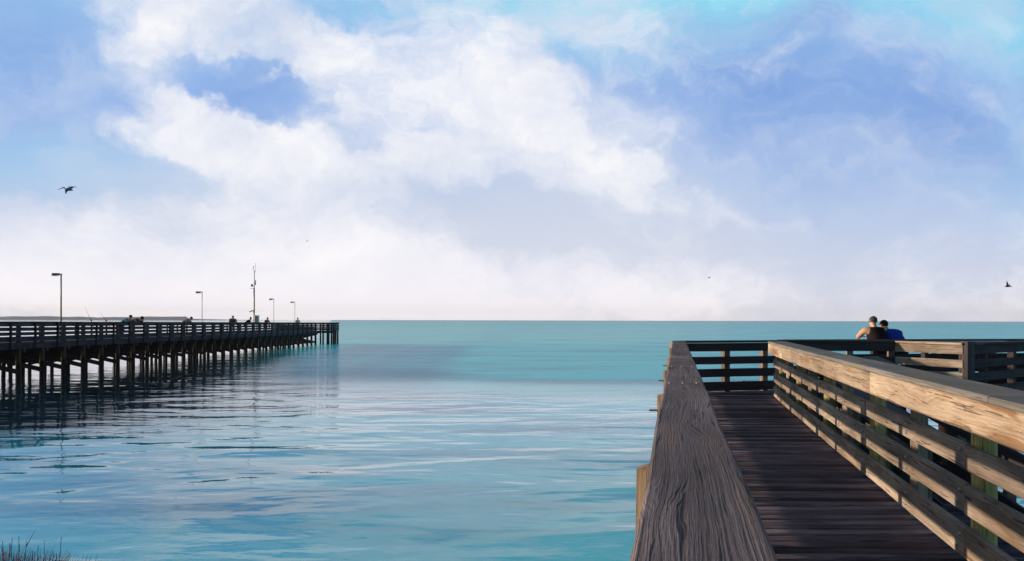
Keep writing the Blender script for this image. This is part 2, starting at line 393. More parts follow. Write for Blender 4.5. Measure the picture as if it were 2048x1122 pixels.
# ------------------------------------------------------------------ far shore, near bank, grass
def far_shore():
    mb = MB(); n = 90; D = 3600.
    vs, fs = [], []
    for i in range(n+1):
        t = i/n; xx = (-1250+t*(1250-620)-1024*0)/1; pxx = -260+t*(800)   # photo columns -260..412
        X = (pxx-1024)/F*D
        hgt = 17*min(1, (1-t)*5)*(0.85+.1*math.sin(i*.21)+.06*math.sin(i*.83)+random.uniform(-.04, .04))
        if pxx > 372: hgt *= .45
        hgt = max(hgt, .5)
        for (dd, zz) in ((0, -.5), (14, hgt*.8), (40, hgt), (160, hgt*.7), (300, -.5)): vs.append((X*(1+dd/D), D+dd, zz))
    for i in range(n):
        for k in range(4): a = i*5+k; fs.append((a, a+1, a+6, a+5))
    mb.poly(vs, fs)
    m = plain('haze-paled far shore', (.5, .48, .52), .95, 0, .1)  # fading by distance haze put into the pale base colour
    o = mb.build('hills', m, None, True); tag(o, kind='structure')
far_shore()

def bank():
    vs, fs = [], []; nx, ny = 40, 30
    for j in range(ny+1):
        for i in range(nx+1):
            X = -9+i*.2*1.0; Y = -3+j*.3
            # ridge that falls into the water
            t = max(0, min(1, (X+8.8)/6.4)); s_ = max(0, min(1, (6.0-Y)/2.2))
            z = (-.4+1.5*(1-t**3))*s_-.4*(1-s_)+.05*math.sin(X*3+Y*2)
            vs.append((X, Y, z+random.uniform(-.015, .015)))
    for j in range(ny):
        for i in range(nx): a = j*(nx+1)+i; fs.append((a, a+1, a+nx+2, a+nx+1))
    mb = MB(); mb.poly(vs, fs)
    m = plain('damp sand', (.16, .13, .1), .95, 0, .35)
    tag(mb.build('ground', m, None, True), kind='structure')
    def gz(X, Y):
        t = max(0, min(1, (X+8.8)/6.4)); s_ = max(0, min(1, (6.0-Y)/2.2)); return (-.4+1.5*(1-t**3))*s_-.4*(1-s_)
    mb = MB()
    def blade(x, y, z, L, lean, wid):
        a = random.uniform(0, 6.28); dxx, dyy = math.cos(a)*lean, math.sin(a)*lean
        p = [Vector((x+dxx*t*t*L, y+dyy*t*t*L, z+t*L*(1-.25*lean*t))) for t in (0, .35, .7, 1)]
        sd_ = Vector((math.cos(random.uniform(-.6, .6)), .3, 0))*wid; th = Vector((0, wid*.4, 0))
        vs = []
        for i, q in enumerate(p):
            k = (1, .8, .5, .08)[i]; vs += [q-sd_*k, q+th*k, q+sd_*k]
        fs = []
        for i in range(3):
            b = i*3; fs += [(b, b+1, b+4, b+3), (b+1, b+2, b+5, b+4), (b+2, b, b+3, b+5)]
        mb.poly(vs, fs)
    for _ in range(4200):
        pxx = random.triangular(-90, 290, 10); D = random.uniform(4.3, 5.4)
        x = (pxx-1024)/F*D; top = 1100+pxx*.03+abs(random.gauss(0, 14)) if pxx > 95 else 1084-random.random()**3*30+pxx*.12+random.uniform(0, 24)
        ztop = H-(top-640)/F*D
        L = random.uniform(.55, 1.0); g0 = gz(x, D); L = min(max(.3, ztop-g0+.02), 1.6)
        blade(x, D, g0-.02, L, random.uniform(.05, .35), random.uniform(.004, .008))
    for _ in range(22):
        pxx = random.triangular(-60, 120, 8); D = random.uniform(4.4, 5.2); x = (pxx-1024)/F*D
        zt_ = H-(random.uniform(1074, 1112)-640)/F*D; g0 = gz(x, D)
        a = Vector((x, D, g0)); b_ = Vector((x+random.uniform(-.08, .16), D, zt_)); c_ = a.lerp(b_, .6)+Vector((random.uniform(-.02, .02), 0, 0))
        mb.cyl(a, c_, .006, .004, 5); mb.cyl(c_, b_, .004, .0015, 5)
        for k in range(3):
            q0 = c_.lerp(b_, random.random()); mb.cyl(q0, q0+Vector((random.uniform(-.07, .07), 0, random.uniform(.04, .1))), .003, .001, 4)
    m = plain('dry sea oats grass', srgb(136, 104, 100), .9, 0, .5)
    tag(mb.build('grass', m), kind='stuff')
bank()

# ------------------------------------------------------------------ the near boardwalk
ZD = H-1.48          # deck surface
K = 330/F            # walkway drifts right with depth
def W(X, d, z): return Vector((X+K*d, d, z))
def XR(d): return 1.75+.12*max(0, (d-4)/11.6)**1.6    # inner face line of right rail boards
walk = empty('boardwalk', W(.9, 8, 0), 'weathered timber boardwalk running away beside the camera, with plank railings', 'boardwalk')
# deck planks
mb = MB(); d = -1.2; pitch = .145
k = 0
while d < 16.9:
    xl = -.02+random.uniform(-.015, .015); xr = 1.93+random.uniform(-.02, .02)+(.6 if d > 15.4 else 0)
    z = ZD-.02+random.uniform(-.005, .005)
    mb.beam(W(xl, d, z), W(xr, d, z)-Vector((0, 0, 0)), pitch-.020+random.uniform(-.008, .003), .04, bev=.006, seg=3, wob=.0012)
    d += pitch; k += 1
# planks follow the photo: square to the view rather than to the walkway; straighten their ends' depth
mb.build('deck', M['deck'], walk)
# deck joists
for X in (.12, .7, 1.3, 1.82):
    MB().beam(W(X, -1.2, ZD-.145), W(X, 16.9, ZD-.145), .05, .2).build('joist', M['rail_dark'], walk)
# pilings: the left row and the right row
LP = [2.7-2.65, 2.7, 5.35, 8.0, 10.65, 13.3, 15.9]
RP = [2.3, 4.87, 7.5, 10.0, 12.5, 14.95]
for i, d in enumerate(LP):
    top = H-[.5, .5, .5, .5, .5, .46, .43][i]
    MB().cyl(W(-.02, d, -.6), W(-.02, d, top), .122, .112, 24, 10, .05).build('piling', M['pile_tan'], walk, True)
for d in RP:
    x = XR(d)+.045+.075
    MB().cyl(W(x, d, -.6), W(x, d, ZD+.87), .075, .07, 22, 10, .015).build('piling', M['pile_green'], walk, True)
for (dl, dr) in zip(LP[1:6], RP[1:]):
    MB().beam(W(-.25, dl+.2, ZD-.35), W(2.2, dr+.1, ZD-.35), .09, .2).build('cross_beam', M['rail_dark'], walk)
# left railing boards (inner side of the piles), z ranges above deck
LEFT_LV = [(.10, .24), (.343, .51), (.62, .76)]
RIGHT_LV = [(.03, .22), (.31, .49), (.585, .735)]
bl = [-1.2, .05, 2.7, 5.35, 8.0, 10.65, 13.3, 16.0]
for (z0, z1) in LEFT_LV:
    for a, b in zip(bl, bl[1:]):
        MB().beam(W(.103, a+.003, ZD+(z0+z1)/2), W(.103, b-.003, ZD+(z0+z1)/2), .04, z1-z0, seg=4, wob=.002).build('rail_board', M['rail_warm'], walk)
for a, b in zip(bl, bl[1:]):
    MB().beam(W(.11, a+.003, ZD+.955), W(.11, b-.003, ZD+.955), .04, .138, seg=4, wob=.002).build('rail_board', M['rail_warm'], walk)
for d in (1.35, 4.05, 6.7, 9.35, 12.0, 14.6):
    MB().beam(W(.035, d, ZD-.2), W(.035, d, ZD+1.02), .09, .09, up=(1, K, 0)).build('rail_post', M['rail_warm'], walk)
# left cap: long heavy weathered planks lying flat
cl = [-1.2, 5.25, 7.1, 9.3, 11.9, 14.0, 16.15]
for a, b in zip(cl, cl[1:]):
    n = max(3, int((b-a)*2))
    pts = [W(.048+.004*math.sin(i*1.3), a+.003+(b-a-.006)*i/n, H-.41-.021+random.uniform(-.0015, .0015)) for i in range(n+1)]
    MB().beam(0, 0, .254, .042, bev=.010, pts=pts).build('cap_rail', M['cap_grey'], walk)
for j in (5.25, 7.1, 9.3, 11.9, 14.0):     # screws at the butt joints of the cap
    for sx in (-.05, .04, .13):
        for e in (-.045, .045):
            p = W(sx, j+e, H-.4105); MB().cyl(p, p+Vector((0, 0, .004)), .005, .005, 8).build('screw', M['bolt'], walk)
# right railing
br = [.3, 2.3, 4.87, 7.5, 10.0, 12.5, 15.45]
for (z0, z1) in RIGHT_LV:
    for a, b in zip(br, br[1:]):
        jit = (random.uniform(-.008, .008), random.uniform(-.008, .008))
        pts = [W(XR(a+(b-a)*i/4)+.02, a+.003+(b-a-.006)*i/4, ZD+(z0+z1)/2+jit[0]+(jit[1]-jit[0])*i/4) for i in range(5)]
        MB().beam(0, 0, .04, z1-z0, pts=pts, wob=.003).build('rail_board', M['rail_warm'], walk)
# right cap assembly: thick face board and a wide flat cap over it
def XC(d): return XR(d)-.10
def strip(X, z, w_, h_, a, b, name, mat, n=4, f=XC):
    pts = [W(f(a+(b-a)*i/n)+X, a+.003+(b-a-.006)*i/n, z+random.uniform(-.0015, .0015)) for i in range(n+1)]
    return MB().beam(0, 0, w_, h_, pts=pts, bev=.008).build(name, mat, walk)
bc = [.3, 3.2, 6.9, 13.2, 15.5]
for a, b in zip(bc, bc[1:]):
    strip(.0225, ZD+.945, .045, .19, a, b, 'rail_board', M['cap_warm'])
for a, b in zip([.3, 4.2, 9.6, 15.5], [4.2, 9.6, 15.5]):
    strip(.166, ZD+1.062, .332, .042, a, b, 'cap_rail', M['cap_top'])
for d in (3.55, 6.12, 8.75, 11.2, 13.7):
    x = XR(d)+.05+.045
    MB().beam(W(x, d, ZD-.2), W(x, d, ZD+1.035), .09, .09, up=(1, K, 0)).build('rail_post', M['rail_warm'], walk)
# end post where the right railing stops
MB().beam(W(XR(15.5)+.1, 15.45, ZD-.2), W(XR(15.5)+.1, 15.45, ZD+1.035), .1, .1, up=(1, K, 0)).build('rail_post', M['rail_warm'], walk)
# bolts on the inner faces
def bolt(p, nrm, r=.014, L=.012):
    p = Vector(p); nrm = Vector(nrm).normalized()
    mb = MB().cyl(p-nrm*.004, p+nrm*L*.35, r, r, 10); mb.cyl(p+nrm*L*.3, p+nrm*L, r*.62, r*.5, 8)
    mb.build('bolt', M['bolt'], walk, True)
nr = Vector((-1, K, 0))
for d in (4.87, 7.5, 10.0):
    for (z0, z1) in RIGHT_LV:
        for dd in (-.06, -.11):
            bolt(W(XR(d)-.001, d+.18+dd, ZD+z0+(z1-z0)*(.72 if dd < -.08 else .3)), nr)
for d in (6.12, 8.75):
    for (z0, z1) in RIGHT_LV:
        bolt(W(XR(d)-.001, d, ZD+z0+(z1-z0)*.3), nr); bolt(W(XR(d)-.001, d, ZD+z0+(z1-z0)*.72), nr)
for d in (5.35, 8.0, 10.65):   # long bolt ends sticking out of the left pilings
    MB().cyl(W(-.11, d, H-.60), W(-.185, d, H-.60), .007, .007, 8).build('bolt', M['bolt'], walk)

def railing_run(parent, p0, p1, zdeck0, zdeck1, levels, mat, posts, pmat, cap=None, side=1, th=.04, jn=1, postsz=.1, top=.85, captop=1.07, facemat=None):
    """straight plank railing from p0 to p1 (x,y); posts = list of fractions; boards on the -side of posts"""
    a, b = Vector((*p0, 0)), Vector((*p1, 0)); dr = (b-a).normalized(); nm = Vector((dr.y, -dr.x, 0))*side
    def P3(t, z): q = a.lerp(b, t); return Vector((q.x, q.y, z+zdeck0+(zdeck1-zdeck0)*t))
    for (z0, z1) in levels+[(top, captop-.05)]:
        zc = (z0+z1)/2
        for j in range(jn):
            MB().beam(P3(j/jn, zc)+nm*.04+dr*.003, P3((j+1)/jn, zc)+nm*.04-dr*.003, th, z1-z0, seg=3, wob=.002).build('rail_board', (facemat if (facemat and z0 == top) else mat), parent)
    for t in posts:
        q = P3(t, 0)-nm*(.02+postsz/2-.04+.043)
        MB().beam(q+Vector((0, 0, -.25)), q+Vector((0, 0, captop-.055)), postsz, postsz, up=dr).build('rail_post', pmat, parent)
    if cap:
        MB().beam(P3(0, captop-.021)-nm*.03, P3(1, captop-.021)-nm*.03, .25, .042, seg=4, wob=.001).build('cap_rail', cap, parent)
def D2(pxx, d): return ((pxx-1024)/F*d, d)
LV = [(.03, .22), (.32, .49), (.585, .74)]
# far railing across the end of the walkway, first part belongs to the boardwalk
railing_run(walk, D2(1352, 16.25), D2(1556, 17.0), ZD, ZD, LV, M['rail_dark'], [.5, .88], M['rail_warm'], M['rail_dark'], side=1, jn=1, postsz=.13)
MB().beam(Vector((*D2(1356, 16.4), ZD-.02)), Vector((*D2(1570, 17.15), ZD-.02)), .12, .05).build('kick_board', M['cap_top'], walk)

# ------------------------------------------------------------------ the viewing platform beyond
plat = empty('viewing_platform', (8.5, 18, 0), 'shaded timber viewing platform past the boardwalk where two people lean on the railing', 'platform')
A0, A1_, A2_, A3_ = D2(1556, 17.02), D2(1792, 16.75), D2(1930, 15.3), D2(2150, 18.6)
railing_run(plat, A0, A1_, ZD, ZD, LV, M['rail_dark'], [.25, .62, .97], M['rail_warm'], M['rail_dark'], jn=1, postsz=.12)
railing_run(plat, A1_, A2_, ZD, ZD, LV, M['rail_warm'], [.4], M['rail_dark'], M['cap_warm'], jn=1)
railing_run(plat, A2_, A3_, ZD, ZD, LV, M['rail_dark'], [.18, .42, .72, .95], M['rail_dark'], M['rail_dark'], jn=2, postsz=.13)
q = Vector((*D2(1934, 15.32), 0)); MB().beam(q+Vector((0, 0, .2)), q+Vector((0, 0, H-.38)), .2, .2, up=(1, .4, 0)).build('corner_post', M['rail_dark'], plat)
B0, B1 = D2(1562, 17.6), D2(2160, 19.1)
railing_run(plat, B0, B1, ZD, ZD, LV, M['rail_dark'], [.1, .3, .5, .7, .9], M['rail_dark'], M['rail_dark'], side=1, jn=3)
# platform deck
mb = MB(); y = 16.0
while y < 19.7:
    def xedge(yy):
        return D2(1556, 17.0)[0] if yy > 17.0 else 7.6
    x0 = xedge(y) if y > 17.0 else (A2_[0]+.3-(y-15.3)*.45)
    x1 = D2(2170, 19)[0]
    if y < 18.4: x1 = min(x1, A2_[0]+(y-15.3)*1.28)
    if x1-x0 > .3: mb.beam((x0, y, ZD-.021), (x1, y, ZD-.021), .135, .04, seg=2)
    y += .147
mb.build('deck', M['deck'], plat)
for yy, xa in ((17.3, 5.7), (18.3, 5.7), (19.4, 5.7)):
    MB().beam((xa, yy, ZD-.16), (13.4 if yy > 18 else 10.6, yy, ZD-.16), .06, .22).build('joist', M['rail_dark'], plat)
for xx in (5.8, 7.6, 9.4, 11.3, 13.2):
    for yy in (17.35, 19.35):
        if xx > 11 and yy < 18: continue
        MB().cyl((xx, yy, -.6), (xx, yy, ZD-.05), .14, .13, 14, 4, .02).build('piling', M['pile_pier'], plat, True)
MB().cyl((8.65, 15.6, -.6), (8.65, 15.6, ZD-.05), .14, .13, 14, 4, .02).build('piling', M['pile_pier'], plat, True)

# ------------------------------------------------------------------ the switchback ramp right of the boardwalk
ramp = empty('access_ramp', W(3.2, 11, 0), 'dark lower timber ramp doubling back behind the right railing on green pilings', 'ramp')
RZ0, RZ1, RD0, RD1 = ZD-.22, ZD-.62, 14.4, 7.0
def rz(d): return RZ0+(RZ1-RZ0)*(RD0-d)/(RD0-RD1)
mb = MB(); d = RD1
while d < RD0:
    mb.beam(W(2.25, d, rz(d)-.02), W(3.5, d, rz(d)-.02), .133, .04); d += .145
mb.build('deck', M['deck'], ramp)
for X in (2.3, 3.45):
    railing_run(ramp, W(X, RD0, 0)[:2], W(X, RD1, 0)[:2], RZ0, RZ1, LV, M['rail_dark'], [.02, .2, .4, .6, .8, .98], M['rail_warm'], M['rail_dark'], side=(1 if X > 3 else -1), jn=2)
    MB().beam(W(X, RD0, RZ0-.16), W(X, RD1, RZ1-.16), .05, .24).build('stringer', M['rail_dark'], ramp)
for d in (7.4, 9.2, 11.0, 12.8, 14.2):
    for X in (2.45, 3.35):
        MB().cyl(W(X, d, -.6), W(X, d, rz(d)-.05), .13, .12, 14, 6, .02).build('piling', M['pile_pier'], ramp, True)
    MB().beam(W(2.2, d, rz(d)-.36), W(3.55, d, rz(d)-.36), .08, .18).build('cross_beam', M['rail_dark'], ramp)

# ------------------------------------------------------------------ the long fishing pier on the left
pier = empty('fishing_pier', (-24.6, 62, 0), 'long dark fishing pier on rows of pilings reaching out from the left', 'pier')
XF, XB = -22.6, -26.6
def zt(d): return 2.79-(d-36)*.0036         # rail top height
def copies(src, locs, parent):
    """first stays at its place; the rest are object copies sharing the mesh"""
    for L in locs:
        c = src.copy(); scene.collection.objects.link(c); c.parent = parent
        c.matrix_parent_inverse = Matrix.Identity(4); c.location = Vector(L)-Vector(parent.location)
def proto(mb, name, mat, parent, smooth=False):
    o = mb.build(name, mat, None, smooth); o.parent = parent; return o
def place(o, L): o.location = Vector(L)-Vector(o.parent.location)
bays = []
d = 33.0
while d < 94: bays.append(d); d += 1.85
# piling prototypes (base at z=-.6), tall outer ones rise to the cap rail, inner ones to the beam
tall = [proto(MB().cyl((0, 0, -.6), (random.uniform(-.05, .05), 0, 2.64), .122, .105, 10, 8, .06), 'piling', M['pile_pier'], pier, True) for _ in range(1)][0]
short = proto(MB().cyl((0, 0, -.6), (0.04, 0, 1.45), .10, .09, 10, 6, .06), 'piling', M['pile_pier'], pier, True)
tl, sh_ = [], []
for i, d in enumerate(bays):
    tl.append((XF-.05, d, zt(d)-2.79)); sh_.append((XB+2.0+random.uniform(-.1, .1), d+random.uniform(-.1, .1), 0))
    if i < 24: sh_.append((XB+.1+random.uniform(-.1, .1), d+random.uniform(-.1, .1), 0))
for L in tl: pass
place(tall, tl[0]); copies(tall, tl[1:], pier); place(short, sh_[0]); copies(short, sh_[1:], pier)
# cap beams and braces at every bent
cb = proto(MB().beam((XB-.1-XF, 0, 0), (.15, 0, 0), .14, .2), 'cap_beam', M['pier_wood'], pier)
bl_ = [(XF, d+.16, zt(d)-1.31) for d in bays]; place(cb, bl_[0]); copies(cb, bl_[1:], pier)
b1 = MB().beam((XB-XF, 0, .1), (.05, 0, -.85), .05, .22).beam((XB-XF, .1, -.85), (.05, .1, .1), .05, .22)
b1 = proto(b1, 'cross_brace', M['pier_wood'], pier)
bl_ = [(XF, d-.19, zt(d)-1.45) for d in bays]; place(b1, bl_[0]); copies(b1, bl_[1:], pier)
# deck and fascia in long lengths that follow the gentle fall
def pseg(d0, d1, n=1): return [d0+(d1-d0)*i/n for i in range(n+1)]
mb = MB()
for d0 in [33+i*.3 for i in range(int(61.3/.3))]:
    mb.beam((XB-.12, d0, zt(d0)-1.0), (XF+.02, d0, zt(d0)-1.0), .28, .045, bev=.004)
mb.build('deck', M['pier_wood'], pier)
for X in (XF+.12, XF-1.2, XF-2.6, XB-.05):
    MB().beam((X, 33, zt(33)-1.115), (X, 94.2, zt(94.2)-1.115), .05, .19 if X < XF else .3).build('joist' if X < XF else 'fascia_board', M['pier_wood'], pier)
# railing panels: one per bay and side, four slats with gaps
lv = [(-.21, -.03), (-.42, -.27), (-.63, -.485), (-.90, -.685)]
def panel(lv=lv):
    mb = MB()
    for (a, b) in lv: mb.beam((0, .01, (a+b)/2), (0, 1.84, (a+b)/2-.0036*1.85), .04, b-a, seg=2, wob=.003)
    return mb
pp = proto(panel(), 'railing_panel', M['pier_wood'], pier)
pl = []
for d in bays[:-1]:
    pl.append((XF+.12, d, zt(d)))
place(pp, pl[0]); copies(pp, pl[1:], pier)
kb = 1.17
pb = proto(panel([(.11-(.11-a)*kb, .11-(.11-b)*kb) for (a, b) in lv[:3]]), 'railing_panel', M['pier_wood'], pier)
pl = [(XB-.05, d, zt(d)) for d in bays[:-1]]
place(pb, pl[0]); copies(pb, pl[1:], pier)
post = proto(MB().beam((0, 0, -1.25), (0, 0, -.045), .09, .09, up=(0, 1, 0)), 'rail_post', M['pier_wood'], pier)
po = []
for d in bays[:-1]:
    po.append((XF+.19, d+.92, zt(d))); po.append((XB+.03, d+.92, zt(d)))
place(post, po[0]); copies(post, po[1:], pier)
for X in (XF+.03, XB+.03):
    for a, b in ((33, 48), (48, 63), (63, 78), (78, 94)):
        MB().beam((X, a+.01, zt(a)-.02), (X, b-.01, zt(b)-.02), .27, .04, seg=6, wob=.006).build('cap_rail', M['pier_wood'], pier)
# the T-head at the seaward end
TX, T0, T1 = -20.9, 94.1, 96.6
zc = zt(94)
MB().box(((TX+XB-2)/2, (T0+T1)/2, zc-1.0), (TX-XB+2, T1-T0, .05)).build('deck', M['pier_wood'], pier)
def tpanel(p0, p1):
    mb = MB(); p0, p1 = Vector(p0), Vector(p1)
    for (a, b) in lv: mb.beam(p0+Vector((0, 0, zc+(a+b)/2)), p1+Vector((0, 0, zc+(a+b)/2)), .04, b-a)
    mb.build('railing_panel', M['pier_wood'], pier)
tpanel((XF+.2, T0, 0), (TX, T0, 0)); tpanel((TX, T0+.05, 0), (TX, T1, 0)); tpanel((XB-2, T1, 0), (TX-.05, T1, 0))
MB().beam((XF+.1, T0+.05, zc-.02), (TX+.1, T0+.05, zc-.02), .2, .04).build('cap_rail', M['pier_wood'], pier)
MB().beam((TX, T0+.2, zc-.02), (TX, T1, zc-.02), .2, .04).build('cap_rail', M['pier_wood'], pier)
MB().beam((XF+.2, T0-.03, zc-1.12), (TX, T0-.03, zc-1.12), .05, .25).build('fascia_board', M['pier_wood'], pier)
tp = [(XF+.35, T0+.15, -.1), (XF+.85, T0+.15, -.1), (XF+1.35, T0+.15, -.1), (TX-.12, T0+.15, -.1), (TX-.12, T0+1.3, -.1), (TX-.5, T1-.1, -.1), (TX-.12, T1-.1, -.1), (TX-1.2, T1-.1, -.1), (TX-2.2, T1-.1, -.1), (TX-3.3, T1-.1, -.1)]
tq = proto(MB().cyl((0, 0, -.6), (0, 0, 2.6), .10, .095, 10, 8, .05), 'piling', M['pile_pier'], pier, True)
place(tq, tp[0]); copies(tq, tp[1:], pier)

# ------------------------------------------------------------------ lamps on the pier
def lamp(pxx, ytop, label, mat='pale_metal'):
    rp = .045 if mat == 'lamp_metal' else .034
    X = XF-.25; d = (X)*F/(pxx-1024)
    z0 = zt(d)-1.0; z1 = H+(638.5-ytop)/F*d
    r = empty('lamp_post', (X, d, z0), label, 'lamp post', 'lamp posts along the fishing pier')
    MB().cyl((X, d, z0), (X, d, z1-.06), rp, rp*.75, 10, 3).build('pole', M[mat], r, True)
    MB().box((X, d, z0+.02), (.26, .26, .04)).build('base_plate', M[mat], r)
    MB().beam((X+.05, d, z1-.07), (X-.14, d, z1-.04), .05, .05).build('arm', M[mat], r)
    MB().beam((X-.12, d, z1-.07), (X-.42, d, z1-.07), .22, .11, bev=.02).build('lamp_head', M['lamp_metal'], r)
    MB().box((X-.32, d, z1-.133), (.22, .16, .015)).build('lens', M['glass'], r) if False else MB().box((X-.32, d, z1-.148), (.26, .18, .02)).build('lens', M['glass'], r)
lamp(122, 546, 'tallest looking dark lamp post nearest the left edge of the photo', mat='lamp_metal')
lamp(404, 582, 'pale lamp post between the lone grey leaning angler and the tall mast')
lamp(547.5, 596, 'pale lamp post just right of the antenna mast')
lamp(589.5, 602, 'farthest, smallest lamp post near the seaward end of the pier')

# ------------------------------------------------------------------ weather mast and its cabinet
def mast():
    X = XF-.3; d = X*F/(508-1024.); z0 = zt(d)-1.0
    r = empty('antenna_mast', (X, d, z0), 'tall slim mast carrying antennas, a dish and a floodlight on the pier', 'mast')
    zy = lambda y: H+(639-y)/F*d
    sx = d/F
    MB().cyl((X, d, z0), (X, d, zy(576)), .09, .07, 12, 3).build('pole', M['pale_metal'], r, True)
    MB().cyl((X+.02, d, zy(576)), (X+.02, d, zy(541)), .035, .028, 8).build('upper_pole', M['lamp_metal'], r, True)
    MB().beam((X-.35, d, zy(576.5)), (X+.06, d, zy(576.5)), .03, .03).build('bracket', M['lamp_metal'], r)
    mb = MB(); mb.ball((X-.17, d-.06, zy(570.5)), (.10, .06, .13), 12, 6); mb.beam((X-.1, d, zy(571.5)), (X+.04, d, zy(573)), .03, .04)
    mb.build('dish', M['lamp_metal'], r, True)
    MB().beam((X+.13, d, zy(570)), (X+.13, d, zy(560)), .06, .06, up=(0, 1, 0)).beam((X, d, zy(568)), (X+.13, d, zy(566)), .03, .03).build('camera_unit', M['black_metal'], r)
    MB().beam((X-.02, d, zy(544)), (X+.16, d, zy(544)), .025, .025).build('cross_arm', M['lamp_metal'], r)
    mb = MB().cyl((X+.12, d, zy(544)), (X+.12, d, zy(529)), .012, .012, 6); mb.ball((X+.12, d, zy(527.5)), .035, 8, 5); mb.build('wind_sensor', M['lamp_metal'], r)
    mb = MB(); pts = [(X+.02, 541), (X-.06, 538.5), (X-.09, 535.5), (X-.03, 533)]
    for (a, b) in zip(pts, pts[1:]): mb.cyl((a[0], d, zy(a[1])), (b[0], d, zy(b[1])), .018, .018, 6)
    mb.ball((X-.03, d, zy(532.7)), .045, 8, 5); mb.build('antenna_loop', M['lamp_metal'], r)
    mb = MB().beam((X, d, zy(621.5)), (X-.12, d, zy(620.5)), .05, .05); mb.beam((X-.1, d-.05, zy(620.7)), (X-.37, d-.05, zy(623.5)), .2, .07, bev=.02)
    mb.build('floodlight', M['pale_metal'], r)
    c = empty('equipment_cabinet', (X+.25, d-.05, z0), 'pale grey equipment cabinet standing at the foot of the mast', 'cabinet')
    z2 = zy(630.5)
    MB().beam((X+.27, d-.05, z2-.62), (X+.27, d-.05, z2), .36, .3, up=(0, 1, 0), bev=.02).build('box', M['white_paint'], c)
    MB().beam((X+.27, d-.2-.012, z2-.56), (X+.27, d-.2-.012, z2-.06), .3, .02, up=(0, 1, 0)).build('door', M['pale_metal'], c)
    MB().cyl((X+.27, d-.05, z0), (X+.27, d-.05, z2-.61), .05, .05, 10).build('leg', M['pale_metal'], c)
mast()

